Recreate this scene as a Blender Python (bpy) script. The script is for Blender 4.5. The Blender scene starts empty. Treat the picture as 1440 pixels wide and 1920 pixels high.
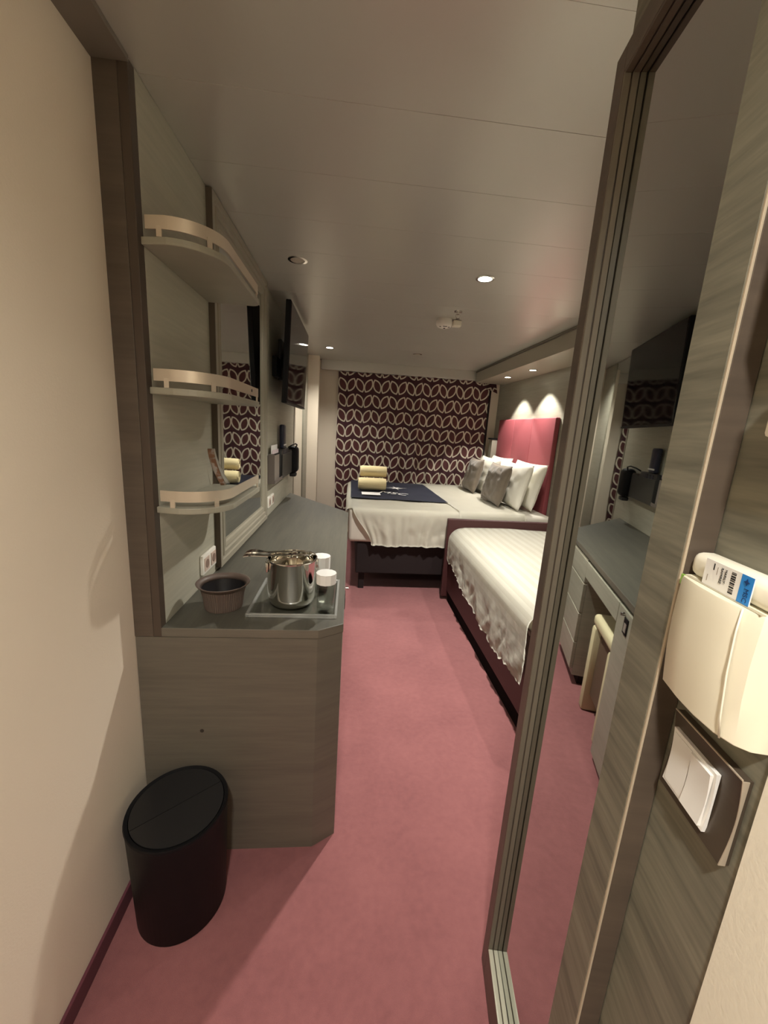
import bpy, bmesh, math, random
from mathutils import Vector, Matrix, noise
random.seed(7)
scene = bpy.context.scene
COL = scene.collection
R = math.radians

# ------------------------------------------------------------------ camera
CAMZ = 1.377
FPX = 735.0
cam_d = bpy.data.cameras.new('camera')
cam_d.sensor_fit = 'VERTICAL'; cam_d.sensor_height = 36.0; cam_d.lens = 36.0 * FPX / 1920.0
cam_d.clip_start = 0.01; cam_d.clip_end = 50
cam = bpy.data.objects.new('camera', cam_d); COL.objects.link(cam)
r_ = Vector((0.99496308, -0.0792251, 0.06141543))
d_ = Vector((0.04348946, -0.21085266, -0.97654996))
f_ = Vector((0.09031687, 0.97430208, -0.20634516))
m = Matrix.Identity(4)
for i in range(3):
    m[i][0] = r_[i]; m[i][1] = -d_[i]; m[i][2] = -f_[i]
m[0][3], m[1][3], m[2][3] = 0, 0, CAMZ
cam.matrix_world = m
scene.camera = cam

# ------------------------------------------------------------------ world, exposure
w = bpy.data.worlds.new('world'); scene.world = w; w.use_nodes = True
w.node_tree.nodes['Background'].inputs[0].default_value = (0.02, 0.022, 0.03, 1)
w.node_tree.nodes['Background'].inputs[1].default_value = 0.2
scene.view_settings.view_transform = 'Standard'
scene.view_settings.look = 'None'
scene.view_settings.gamma = 1.0
scene.view_settings.use_curve_mapping = False
scene.view_settings.exposure = 0.0
WARM = (1.0, 0.96, 0.875)
P_ROOM, P_BED, P_ENTRY, P_HEAD, P_FAR = 235.0, 45.0, 150.0, 60.0, 75.0

# ------------------------------------------------------------------ dimensions
H = 2.12                 # main ceiling
XW, XP = -0.585, -0.512  # cream wall by the entrance / wood clad wall
Y0 = 1.06                # front of the counter and of the clad wall
YB = 4.95                # wall behind the curtain
XR = 1.80                # headboard wall
ZC = 0.79                # counter top
TH = R(10.0)
UV_ = Vector((math.sin(TH), math.cos(TH), 0)); NV_ = Vector((math.cos(TH), -math.sin(TH), 0))
def RW(D, s, z): return NV_ * D + UV_ * s + Vector((0, 0, z))
RWM = Matrix((( NV_.x, UV_.x, 0, 0), (NV_.y, UV_.y, 0, 0), (0, 0, 1, 0), (0, 0, 0, 1)))

# ------------------------------------------------------------------ node helpers
class NT:
    def __init__(s, name):
        s.m = bpy.data.materials.new(name); s.m.use_nodes = True
        s.t = s.m.node_tree; s.b = s.t.nodes['Principled BSDF']
    def n(s, typ, **kw):
        x = s.t.nodes.new(typ)
        for k, v in kw.items(): setattr(x, k, v)
        return x
    def l(s, a, b): s.t.links.new(a, b)
    def math(s, op, a, b=None, c=None):
        x = s.n('ShaderNodeMath', operation=op)
        for i, v in enumerate((a, b, c)):
            if v is None: continue
            if isinstance(v, (int, float)): x.inputs[i].default_value = v
            else: s.l(v, x.inputs[i])
        return x.outputs[0]
    def mix(s, f, a, b):
        x = s.n('ShaderNodeMix', data_type='RGBA')
        for i, v in ((0, f), (6, a), (7, b)):
            if isinstance(v, (int, float)): x.inputs[i].default_value = v
            elif isinstance(v, tuple): x.inputs[i].default_value = (*v, 1)
            else: s.l(v, x.inputs[i])
        return x.outputs[2]
    def noise(s, vec, scale, detail=3, rough=.55):
        x = s.n('ShaderNodeTexNoise'); x.inputs['Scale'].default_value = scale
        x.inputs['Detail'].default_value = detail; x.inputs['Roughness'].default_value = rough
        s.l(vec, x.inputs['Vector']); return x.outputs[0]
    def pos(s, scale=(1, 1, 1)):
        g = s.n('ShaderNodeNewGeometry'); mp = s.n('ShaderNodeMapping')
        mp.inputs['Scale'].default_value = scale; s.l(g.outputs['Position'], mp.inputs[0]); return mp.outputs[0]
    def bump(s, h, strength, dist=.002):
        b = s.n('ShaderNodeBump'); b.inputs['Strength'].default_value = strength; b.inputs['Distance'].default_value = dist
        s.l(h, b.inputs['Height']); s.l(b.outputs[0], s.b.inputs['Normal'])
    def set(s, **kw):
        for k, v in kw.items():
            i = s.b.inputs[k.replace('_', ' ')]
            if isinstance(v, tuple): i.default_value = (*v, 1)
            elif isinstance(v, (int, float)): i.default_value = v
            else: s.l(v, i)
        return s
def srgb(r, g, b):
    f = lambda c: (c / 255 / 12.92) if c / 255 <= .04045 else ((c / 255 + .055) / 1.055) ** 2.4
    return (f(r), f(g), f(b))
def plain(name, col, rough=.5, metal=0.0, bump=0, bscale=300, **kw):
    t = NT(name).set(Base_Color=col, Roughness=rough, Metallic=metal, **kw)
    if bump: t.bump(t.noise(t.pos(), bscale, 2), bump)
    return t.m
def wood(name, c1, c2, scale, rough=.42, fine=1.0):
    t = NT(name)
    a = t.noise(t.pos(scale), 1.0, 4, .6)
    p2 = tuple(v * 4 for v in scale)
    b = t.noise(t.pos(p2), 1.0, 3, .6)
    f = t.math('ADD', t.math('MULTIPLY', a, .65), t.math('MULTIPLY', b, .35))
    rp = t.n('ShaderNodeMapRange'); rp.inputs[1].default_value = .33; rp.inputs[2].default_value = .67
    t.l(f, rp.inputs[0])
    t.set(Base_Color=t.mix(rp.outputs[0], c1, c2), Roughness=rough)
    t.bump(b, .12 * fine, .001)
    return t.m
def fabric(name, col, col2=None, rough=.85, scale=500, bump=.25, blotch=4.0, sheen=0.0):
    t = NT(name)
    a = t.noise(t.pos(), blotch, 3)
    t.set(Base_Color=t.mix(a, col, col2 or col), Roughness=rough, Sheen_Weight=sheen)
    t.bump(t.noise(t.pos(), scale, 2), bump, .002)
    return t.m
def emit(name, col, strength):
    t = NT(name).set(Base_Color=(0, 0, 0), Emission_Color=col, Emission_Strength=strength)
    return t.m

M = {}
M['wood'] = wood('grey_wood', srgb(148, 145, 130), srgb(164, 160, 144), (1.6, 1.6, 26))
M['wood_panel'] = wood('pale_grey_wood', srgb(166, 163, 147), srgb(182, 178, 161), (1.6, 1.6, 26))
M['wood_dark'] = wood('brown_wood', srgb(78, 68, 59), srgb(92, 80, 69), (1.6, 1.6, 22))
M['wood_front'] = wood('brown_grey_wood', srgb(94, 88, 78), srgb(108, 101, 89), (1.4, 1.4, 20))
M['wood_top'] = wood('counter_laminate', srgb(70, 68, 60), srgb(84, 81, 71), (24, 1.6, 24), rough=.5)
M['wood_right'] = wood('grey_wood_rough', srgb(98, 96, 84), srgb(134, 130, 114), (2.2, 2.2, 30), rough=.5, fine=2.0)
M['reveal'] = plain('reveal_shaded', srgb(108, 101, 88), .45)  # shaded copy of the mirror lining, darker for its grazing light
M['reveal_lit'] = plain('reveal_aluminium_lit', srgb(206, 206, 188), .4)  # lit copy of the same lining, light from above painted into the colour
M['edge'] = plain('edge_band', srgb(182, 168, 146), .5)
M['frame'] = plain('silver_frame_lacquer', srgb(150, 144, 128), .38)
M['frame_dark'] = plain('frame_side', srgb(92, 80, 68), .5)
M['cream'] = plain('cream_wallcovering', srgb(230, 217, 198), .75, bump=.15, bscale=220)
M['cream2'] = plain('cream_lacquer', srgb(214, 200, 172), .5)
M['ceil'] = plain('ceiling_panel', srgb(200, 197, 188), .32, .35)
M['ceil_dark'] = plain('ceiling_gap', srgb(110, 102, 92), .8)
M['soffit'] = plain('soffit_panel', srgb(172, 166, 150), .35, .2)
t = NT('carpet')
a = t.noise(t.pos(), 3.0, 4); b = t.noise(t.pos(), 40, 3); c = t.noise(t.pos(), 700, 2)
f = t.math('ADD', t.math('MULTIPLY', a, .45), t.math('ADD', t.math('MULTIPLY', b, .25), t.math('MULTIPLY', c, .3)))
rp = t.n('ShaderNodeMapRange'); rp.inputs[1].default_value = .3; rp.inputs[2].default_value = .7; t.l(f, rp.inputs[0])
t.set(Base_Color=t.mix(rp.outputs[0], srgb(118, 68, 70), srgb(152, 95, 95)), Roughness=.95, Sheen_Weight=.2)
t.bump(t.math('ADD', t.math('MULTIPLY', c, .6), t.math('MULTIPLY', b, .6)), .5, .004)
M['carpet'] = t.m
M['carpet_base'] = fabric('carpet_skirting', srgb(92, 46, 56), srgb(106, 54, 64), .95)
M['mirror'] = plain('mirror_glass', (.74, .76, .74), .015, 1.0)
M['mirror_grey'] = plain('grey_mirror_glass', (.60, .62, .60), .015, 1.0)
M['steel'] = plain('polished_steel', (.84, .82, .76), .035, 1.0)
M['chrome'] = plain('chrome', (.8, .79, .76), .12, 1.0)
M['rail'] = plain('satin_aluminium', srgb(208, 195, 176), .38, .45)
M['black'] = plain('black_plastic', (.005, .005, .006), .5, Specular_IOR_Level=.2)
M['black_lid'] = plain('black_plastic_lid', (.012, .012, .013), .28)
M['screen'] = plain('tv_screen', (.008, .008, .010), .06)
M['dark_metal'] = plain('dark_bracket', (.012, .012, .014), .4)
M['white'] = plain('white_plastic', srgb(240, 236, 226), .4)
M['switch'] = plain('switch_white', srgb(232, 230, 226), .35)
M['switch_plate'] = plain('brown_plate', srgb(72, 62, 52), .35)
M['ivory'] = plain('ivory_plastic', srgb(232, 226, 205), .42)
M['ivory2'] = plain('ivory_plastic_side', srgb(236, 231, 214), .42)
M['ivory_low'] = plain('ivory_groove', srgb(176, 168, 146), .5)
M['green'] = plain('green_lens', srgb(138, 176, 84), .3)
M['slot'] = plain('dark_slot', srgb(40, 40, 38), .6)
M['pot'] = plain('taupe_plastic', srgb(96, 82, 74), .5)
M['pot_in'] = plain('dark_inside', srgb(30, 28, 30), .4)
t = NT('clear_acrylic')
tb = t.n('ShaderNodeBsdfTransparent'); tb.inputs[0].default_value = (.95, .96, .95, 1)
gb = t.n('ShaderNodeBsdfGlossy'); gb.inputs['Roughness'].default_value = .04
fr = t.n('ShaderNodeFresnel'); fr.inputs[0].default_value = 1.5
gq = t.n('ShaderNodeNewGeometry'); ff = t.math('MULTIPLY', fr.outputs[0], t.math('SUBTRACT', 1.0, gq.outputs['Backfacing']))
mx = t.n('ShaderNodeMixShader'); t.l(ff, mx.inputs[0]); t.l(tb.outputs[0], mx.inputs[1]); t.l(gb.outputs[0], mx.inputs[2])
t.l(mx.outputs[0], t.t.nodes['Material Output'].inputs['Surface']); M['glass'] = t.m
t = NT('acrylic_edge')
tb = t.n('ShaderNodeBsdfTransparent'); gb = t.n('ShaderNodeBsdfGlossy'); gb.inputs['Roughness'].default_value = .18
db = t.n('ShaderNodeBsdfDiffuse'); db.inputs[0].default_value = (.8, .82, .78, 1)
m1 = t.n('ShaderNodeMixShader'); m1.inputs[0].default_value = .4; t.l(gb.outputs[0], m1.inputs[1]); t.l(db.outputs[0], m1.inputs[2])
mx = t.n('ShaderNodeMixShader'); mx.inputs[0].default_value = .34; t.l(tb.outputs[0], mx.inputs[1]); t.l(m1.outputs[0], mx.inputs[2])
t.l(mx.outputs[0], t.t.nodes['Material Output'].inputs['Surface']); M['glass_edge'] = t.m
M['paper'] = plain('white_paper', srgb(232, 230, 226), .7)
M['paper_pink'] = plain('pale_paper', srgb(222, 206, 210), .7)
M['paper_grey'] = plain('printed_paper', srgb(150, 140, 130), .6)
M['ink'] = plain('black_ink', (.015, .015, .018), .6)
M['blue'] = plain('blue_print', srgb(44, 134, 214), .45)
M['ink_blue'] = plain('dark_blue_print', srgb(16, 56, 112), .5)
M['linen'] = fabric('white_linen', srgb(232, 228, 214), srgb(224, 219, 204), .8, 420, .12)
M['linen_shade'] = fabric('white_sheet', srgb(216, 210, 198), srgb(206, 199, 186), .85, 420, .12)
t = NT('striped_linen')
g = t.n('ShaderNodeNewGeometry'); sx = t.n('ShaderNodeSeparateXYZ'); t.l(g.outputs['Position'], sx.inputs[0])
st = t.math('GREATER_THAN', t.math('FRACT', t.math('MULTIPLY', t.math('ADD', sx.outputs[0], t.math('MULTIPLY', sx.outputs[2], .9)), 16)), .5)
t.set(Base_Color=t.mix(st, srgb(224, 221, 208), srgb(212, 208, 194)), Roughness=t.math('ADD', t.math('MULTIPLY', st, .25), .5))
t.bump(t.noise(t.pos(), 420, 2), .1)
M['stripe'] = t.m
M['pillow'] = fabric('pillow_cotton', srgb(238, 234, 220), srgb(230, 226, 212), .8, 300, .15)
M['taupe'] = fabric('taupe_velvet', srgb(136, 124, 108), srgb(116, 104, 90), .8, 120, .35, 18, .3)
M['navy'] = fabric('navy_blanket', srgb(26, 32, 58), srgb(34, 40, 68), .9, 300, .3, 8, .2)
M['towel'] = fabric('yellow_towel', srgb(240, 224, 178), srgb(230, 212, 160), .95, 260, .6, 12, .3)
M['red'] = fabric('red_upholstery', srgb(150, 72, 78), srgb(140, 66, 72), .7, 400, .15)
M['maroon'] = plain('maroon_leatherette', srgb(66, 34, 34), .5, bump=.1)
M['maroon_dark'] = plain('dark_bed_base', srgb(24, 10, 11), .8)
M['stool'] = plain('cream_leatherette', srgb(206, 196, 160), .5)
M['stool_in'] = plain('brown_stool_panel', srgb(96, 78, 62), .6)
M['navy_plastic'] = plain('navy_plastic', srgb(30, 34, 56), .35)
M['phone_grey'] = plain('dark_grey_plastic', srgb(52, 52, 52), .4)
M['holder'] = plain('grey_holder', srgb(112, 102, 96), .5)
M['silver_line'] = plain('silver_line', srgb(230, 230, 226), .3)
M['knot'] = plain('dark_knot', srgb(52, 44, 36), .6)
# curtain print: rows of leaf outlines on maroon, laid out on the cloth itself
t = NT('leaf_print_cloth')
uv = t.n('ShaderNodeUVMap'); sx = t.n('ShaderNodeSeparateXYZ'); t.l(uv.outputs[0], sx.inputs[0])
PU, PV = .106, .178
cu = t.math('DIVIDE', sx.outputs[0], PU); cv = t.math('DIVIDE', sx.outputs[1], PV)
par = t.math('SUBTRACT', t.math('MULTIPLY', t.math('MODULO', t.math('FLOOR', cu), 2), 2), 1)
lx = t.math('MULTIPLY', t.math('SUBTRACT', t.math('FRACT', cu), .5), PU)
ly = t.math('MULTIPLY', t.math('SUBTRACT', t.math('FRACT', cv), .5), PV)
an = R(25)
lxs = t.math('MULTIPLY', lx, par)
xr = t.math('SUBTRACT', t.math('MULTIPLY', lxs, math.cos(an)), t.math('MULTIPLY', ly, math.sin(an)))
yr = t.math('ADD', t.math('MULTIPLY', lxs, math.sin(an)), t.math('MULTIPLY', ly, math.cos(an)))
hl, hw = .080, .044
off = (hl * hl - hw * hw) / (2 * hw); rad = off + hw
ax = t.math('ADD', t.math('ABSOLUTE', xr), off)
dist = t.math('SUBTRACT', t.math('SQRT', t.math('ADD', t.math('MULTIPLY', ax, ax), t.math('MULTIPLY', yr, yr))), rad)
line = t.math('LESS_THAN', t.math('ABSOLUTE', t.math('ADD', dist, .001)), .0075)
inside = t.math('LESS_THAN', dist, 0.0)
bgc = t.mix(inside, srgb(62, 22, 30), srgb(80, 36, 36))
t.set(Base_Color=t.mix(line, bgc, srgb(206, 197, 178)), Roughness=.75, Sheen_Weight=.1)
t.bump(t.noise(t.pos(), 500, 2), .15)
M['curtain'] = t.m

# ------------------------------------------------------------------ mesh helpers
WL = {}
def wloc(o): return WL[o.name] if o else Vector((0, 0, 0))
def empty(name, loc, label=None, cat=None, group=None):
    o = bpy.data.objects.new(name, None); o.empty_display_size = .05; COL.objects.link(o)
    o.location = loc; WL[o.name] = Vector(loc); tag(o, label, cat, group); return o
def tag(o, label=None, cat=None, group=None, kind=None):
    for k, v in (('label', label), ('category', cat), ('group', group), ('kind', kind)):
        if v: o[k] = v
    return o
def obj(name, bm, mat, parent=None, smooth=False, label=None):
    if parent is None:
        xs = [v.co for v in bm.verts]
        org = Vector(((min(v.x for v in xs) + max(v.x for v in xs)) / 2, (min(v.y for v in xs) + max(v.y for v in xs)) / 2, min(v.z for v in xs)))
    else: org = wloc(parent)
    bmesh.ops.translate(bm, verts=bm.verts, vec=-org)
    me = bpy.data.meshes.new(name); bm.to_mesh(me); bm.free()
    if smooth:
        for p in me.polygons: p.use_smooth = True
        if smooth != True:
            me.set_sharp_from_angle(angle=R(smooth))
    for mm in (mat if isinstance(mat, (list, tuple)) else [mat]): me.materials.append(mm)
    o = bpy.data.objects.new(name, me); COL.objects.link(o)
    if parent is None: o.location = org; WL[o.name] = org
    else: o.parent = parent; WL[o.name] = org
    if label: o['label'] = label
    return o
def bm_box(x0, x1, y0, y1, z0, z1, bev=0, seg=2, mtx=None, bm=None):
    tmp = bmesh.new()
    bmesh.ops.create_cube(tmp, size=1)
    bmesh.ops.scale(tmp, vec=(x1 - x0, y1 - y0, z1 - z0), verts=tmp.verts)
    bmesh.ops.translate(tmp, vec=((x0 + x1) / 2, (y0 + y1) / 2, (z0 + z1) / 2), verts=tmp.verts)
    if bev: bmesh.ops.bevel(tmp, geom=tmp.edges[:], offset=bev, segments=seg, affect='EDGES', profile=.5)
    if mtx is not None: bmesh.ops.transform(tmp, matrix=mtx, verts=tmp.verts)
    return join(bm, tmp)
def join(bm, tmp):
    if bm is None: return tmp
    me = bpy.data.meshes.new('tmp'); tmp.to_mesh(me); tmp.free(); bm.from_mesh(me); bpy.data.meshes.remove(me); return bm
def bm_prism(pts, z0, z1, bev=0, bm=None, mtx=None):
    tmp = bmesh.new()
    vs = [tmp.verts.new((p[0], p[1], z0)) for p in pts]
    f = tmp.faces.new(vs)
    r = bmesh.ops.extrude_face_region(tmp, geom=[f])
    bmesh.ops.translate(tmp, vec=(0, 0, z1 - z0), verts=[v for v in r['geom'] if isinstance(v, bmesh.types.BMVert)])
    bmesh.ops.recalc_face_normals(tmp, faces=tmp.faces)
    if bev:
        es = [e for e in tmp.edges if abs(e.verts[0].co.z - e.verts[1].co.z) < 1e-6]
        bmesh.ops.bevel(tmp, geom=es, offset=bev, segments=2, affect='EDGES', profile=.5)
    if mtx is not None: bmesh.ops.transform(tmp, matrix=mtx, verts=tmp.verts)
    return join(bm, tmp)
def bm_lathe(prof, cx=0, cy=0, n=40, bm=None, ax=None, cap=False, rib=0, ribn=0):
    """prof: list of (r, z). rib: radial ripple"""
    tmp = bmesh.new(); rings = []
    for r, z in prof:
        ring = []
        for i in range(n):
            a = 2 * math.pi * i / n
            rr = r + (rib * (1 if i % 2 else -1) if ribn and r > .01 else 0)
            ring.append(tmp.verts.new((cx + rr * math.cos(a), cy + rr * math.sin(a), z)))
        rings.append(ring)
    for a, b in zip(rings, rings[1:]):
        for i in range(n):
            j = (i + 1) % n; tmp.faces.new((a[i], a[j], b[j], b[i]))
    if cap:
        tmp.faces.new(rings[0][::-1]); tmp.faces.new(rings[-1])
    bmesh.ops.remove_doubles(tmp, verts=tmp.verts, dist=1e-6)
    bmesh.ops.recalc_face_normals(tmp, faces=tmp.faces)
    if ax is not None: bmesh.ops.transform(tmp, matrix=ax, verts=tmp.verts)
    return join(bm, tmp)
def bm_tube(pts, r, n=8, bm=None, closed=False):
    tmp = bmesh.new(); rings = []
    P = [Vector(p) for p in pts]; N = len(P)
    up = Vector((0, 0, 1)); prev = None
    for i, p in enumerate(P):
        if closed: tg = (P[(i + 1) % N] - P[i - 1]).normalized()
        else: tg = (P[min(i + 1, N - 1)] - P[max(i - 1, 0)]).normalized()
        if prev is None:
            a = tg.cross(up if abs(tg.z) < .9 else Vector((1, 0, 0))).normalized()
        else: a = (prev - tg * prev.dot(tg)).normalized()
        prev = a; b = tg.cross(a)
        rr = r[i] if isinstance(r, (list, tuple)) else r
        rings.append([tmp.verts.new(p + a * rr * math.cos(2 * math.pi * k / n) + b * rr * math.sin(2 * math.pi * k / n)) for k in range(n)])
    seq = list(zip(rings, rings[1:])) + ([(rings[-1], rings[0])] if closed else [])
    for a, b in seq:
        for k in range(n): tmp.faces.new((a[k], a[(k + 1) % n], b[(k + 1) % n], b[k]))
    if not closed: tmp.faces.new(rings[0][::-1]); tmp.faces.new(rings[-1])
    bmesh.ops.recalc_face_normals(tmp, faces=tmp.faces)
    return join(bm, tmp)
def bm_band(path, z0, z1, th, bm=None):
    """upright strip along an XY path, thickness th towards the left of travel"""
    tmp = bmesh.new(); P = [Vector((p[0], p[1], 0)) for p in path]; cols = []
    for i, p in enumerate(P):
        tg = (P[min(i + 1, len(P) - 1)] - P[max(i - 1, 0)]).normalized(); nn = Vector((-tg.y, tg.x, 0))
        q = p + nn * th
        cols.append([tmp.verts.new((p.x, p.y, z0)), tmp.verts.new((p.x, p.y, z1)), tmp.verts.new((q.x, q.y, z1)), tmp.verts.new((q.x, q.y, z0))])
    for a, b in zip(cols, cols[1:]):
        for k in range(4): tmp.faces.new((a[k], a[(k + 1) % 4], b[(k + 1) % 4], b[k]))
    tmp.faces.new(cols[0][::-1]); tmp.faces.new(cols[-1])
    bmesh.ops.recalc_face_normals(tmp, faces=tmp.faces)
    return join(bm, tmp)
def bm_grid(fn, nu, nv, thick=0.0):
    bm = bmesh.new(); V = [[bm.verts.new(fn(i / nu, j / nv)) for j in range(nv + 1)] for i in range(nu + 1)]
    for i in range(nu):
        for j in range(nv): bm.faces.new((V[i][j], V[i + 1][j], V[i + 1][j + 1], V[i][j + 1]))
    if thick:
        bmesh.ops.solidify(bm, geom=bm.faces[:], thickness=thick)
    bmesh.ops.recalc_face_normals(bm, faces=bm.faces)
    return bm
def box(name, x0, x1, y0, y1, z0, z1, mat, parent=None, bev=0, mtx=None, label=None, seg=2):
    return obj(name, bm_box(x0, x1, y0, y1, z0, z1, bev, seg, mtx), mat, parent, label=label)
def struct(name, bm, mat, parent=None, smooth=False):
    o = obj(name, bm, mat, parent, smooth)
    o['kind'] = 'structure'; return o
def text_bm(s, size, mtx, extr=.0002, align='CENTER'):
    cu = bpy.data.curves.new('t', 'FONT'); cu.body = s; cu.size = size; cu.extrude = extr; cu.align_x = align; cu.align_y = 'CENTER'
    cu.resolution_u = 3
    o = bpy.data.objects.new('t', cu); COL.objects.link(o)
    dg = bpy.context.evaluated_depsgraph_get(); me = bpy.data.meshes.new_from_object(o.evaluated_get(dg))
    bm = bmesh.new(); bm.from_mesh(me); bpy.data.objects.remove(o); bpy.data.meshes.remove(me); bpy.data.curves.remove(cu)
    bmesh.ops.transform(bm, matrix=mtx, verts=bm.verts); return bm
def ns(x, y=0, z=0): return noise.noise(Vector((x, y, z)))
def light(name, kind, loc, power, parent, size=90, blend=.6, radius=.03, col=WARM, rot=(0, 0, 0)):
    ld = bpy.data.lights.new(name, kind); ld.energy = power; ld.color = col
    if kind == 'SPOT': ld.spot_size = R(size); ld.spot_blend = blend
    ld.shadow_soft_size = radius
    o = bpy.data.objects.new(name, ld); COL.objects.link(o); o.parent = parent
    o.location = Vector(loc) - wloc(parent); o.rotation_euler = rot; return o

# ================================================================== the room shell
floor = struct('floor', bm_box(XW - .1, 2.0, -1.0, 5.1, -.06, 0), M['carpet'])
# cream wall by the entrance, wood clad wall, cream end wall
struct('wall_left', bm_box(XW - .1, XW, -1.0, Y0 + .02, 0, 2.3), M['cream'])
struct('baseboard_left', bm_box(XW, XW + .008, -1.0, Y0 - .002, 0, .055, .002), M['carpet_base'])
wl = struct('wall_left_clad', bm_box(XP - .12, XP - .008, Y0 + .03, 5.05, 0, 2.3), M['wood_dark'])
obj('wood_panel', bm_box(XP - .008, XP, Y0 + .03, 1.553, 0, H, .001), M['wood_panel'], wl)
obj('wood_panel', bm_box(XP - .008, XP, 1.556, 3.58, 0, H, .001), M['wood_panel'], wl)
mp_ = empty('wall_mirror_strip', (XP, 3.9, .05), 'plain tall mirror strip on wall beyond the television', 'mirror')
obj('glass', bm_box(XP - .008, XP - .001, 3.60, 4.235, .05, H - .004), M['mirror'], mp_)
obj('side_trim', bm_box(XP - .0079, XP + .004, 3.584, 3.5985, .05, H - .004), M['frame'], mp_)
obj('side_trim', bm_box(XP - .0079, XP + .004, 4.2352, 4.2425, .05, H - .004), M['frame'], mp_)
obj('grey_trim', bm_box(XP - .008, XP + .006, 4.243, 4.585, 0, H, .001), M['wood'], wl)
# brown end post of the clad wall
tr = struct('trim_1', bm_box(XW, XP - .022, Y0, Y0 + .03, ZC - .028, H, .001), M['wood_dark'])
obj('edge_strip', bm_box(XP - .0215, XP - .0002, Y0 + .0005, Y0 + .03, ZC - .028, H, .001), plain('post_edge', srgb(74, 62, 52), .5), tr)
struct('trim_2', bm_box(XP - .1, -.388, 4.59, 4.70, 0, H, .002), M['cream'])
struct('trim_3', bm_box(XW, XP + .004, .83, Y0, H - .012, H, .001), plain('ceiling_trim', srgb(120, 112, 102), .5))
struct('wall_back', bm_box(-.62, 2.0, YB, YB + .1, 0, 2.3), M['cream'])
# headboard wall with its wood cladding
struct('wall_right', bm_box(XR, XR + .1, .8, 5.0, 0, 2.3), M['wood'])
struct('wall_front', bm_box(XW - .1, .6, -1.1, -1.0, 0, 2.35), M['cream'])
d1 = struct('door_1', bm_box(-.5, .14, -.999, -.96, .005, 2.02, .002), plain('dark_door', srgb(70, 52, 42), .5))
obj('door_handle', bm_tube([(-.44, -.955, 1.02), (-.44, -.91, 1.02), (-.32, -.91, 1.02)], .009), M['chrome'], d1, True)
# bathroom block: its face carries the mirror and the switches
WD = .30
def rwxy(D, s): v = RW(D, s, 0); return (v.x, v.y)
A = rwxy(WD, .846); B = rwxy(WD, .293); Cc = rwxy(WD, -1.05)
struct('wall_right_entry', bm_prism([A, B, (B[0] + .12, B[1] - .02), (A[0] + .06, A[1] - .02)], 0, 2.32), M['wood_right'])
struct('wall_right_cream', bm_prism([rwxy(WD - .003, .293), Cc, (Cc[0] + .3, Cc[1]), (B[0] + .12, B[1] - .02), B], 0, 2.32), plain('pale_wallcovering', srgb(236, 230, 214), .75, bump=.15, bscale=220))
struct('wall_bathroom', bm_prism([(A[0] + .001, A[1] + .001), (A[0] + .03, A[1] - .06), (XR, A[1] - .06), (XR, A[1] + .001)], 0, 2.32), M['wood'])
# ceiling: backing slab plus separate panels
cl = struct('ceiling', bm_box(-.72, 2.0, .82, 5.05, H + .012, H + .09), M['ceil_dark'])
y = .82; k = 0
while y < 4.80:
    y1 = min(y + .284, 4.81)
    x1 = 1.44
    obj('ceiling_panel', bm_box(XP, x1, y + .0005, y1 - .0005, H, H + .012, .0004, 1), M['ceil'], cl)
    y = y1
obj('ceiling_edge', bm_box(XP - .1, XP - .0005, .82, 5.0, H, H + .012), M['ceil'], cl)
obj('riser', bm_box(-.7, .8, .80, .82, H - .0, 2.30), M['ceil'], cl)
struct('ceiling_entry', bm_box(-.72, 1.2, -1.1, .80, 2.27, 2.34), M['ceil'])
# dropped soffit along the headboard wall, and the box over the curtain
sf = struct('trim_4', bm_box(1.445, XR, .93, 4.80, 1.985, H + .012, .002), M['soffit'])
obj('groove', bm_box(1.436, 1.446, .93, 4.80, H - .022, H - .014), M['ceil_dark'], sf)
struct('trim_5', bm_box(-.388, XR, 4.815, 4.845, 2.012, H + .012, .004), M['ceil'])
struct('trim_6', bm_box(-.388, XR, 4.845, YB, 2.05, H + .012), M['ceil'])

# ================================================================== lamps
def downlight(x, y, z, power, label, on=True, size=128, blend=1.0, r=.033, strength=25, radius=.03):
    e = empty('ceiling_downlight', (x, y, z - .004), label, 'downlight', 'recessed ceiling downlights')
    obj('ring', bm_lathe([(r, z), (r + .012, z), (r + .012, z - .003), (r, z - .004), (r, z)], x, y, 32), M['chrome'], e, 30)
    lens = emit('lamp_lens', (1, .93, .78), strength) if on else plain('lamp_lens_off', srgb(176, 166, 150), .3)
    obj('lens', bm_lathe([(0.0001, z - .002), (r, z - .002), (r, z - .0005), (.0001, z - .0005)], x, y, 32), lens, e)
    if power > 0: light('lamp_light', 'SPOT', (x, y, z - .012), power, e, size, blend, radius)
    return e
downlight(.61, 2.05, H, P_ROOM, 'lit round downlight in ceiling in front of the smoke detector')
downlight(-.25, 4.09, H, P_FAR, 'lit round downlight in ceiling beyond the television')
downlight(-.285, 2.05, H, 5.0, 'dim round downlight in ceiling close to the clad wall mirror', on=False)
downlight(.61, 4.07, H, 5.0, 'dim round downlight in ceiling before the middle of the curtain', on=False)
downlight(1.27, 2.05, H, P_BED, 'lit round downlight in ceiling above the single bed', radius=.02)
downlight(-.07, -.36, 2.27, P_ENTRY, 'lit round downlight in entrance ceiling', radius=.06, size=144, blend=.85)
downlight(1.61, 3.63, 1.985, P_HEAD, 'lit downlight in soffit over the near end of red headboard', size=92, blend=.22, r=.028)
downlight(1.59, 4.17, 1.985, P_HEAD, 'lit downlight in soffit over the far end of red headboard', size=92, blend=.22, r=.028)

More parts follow.
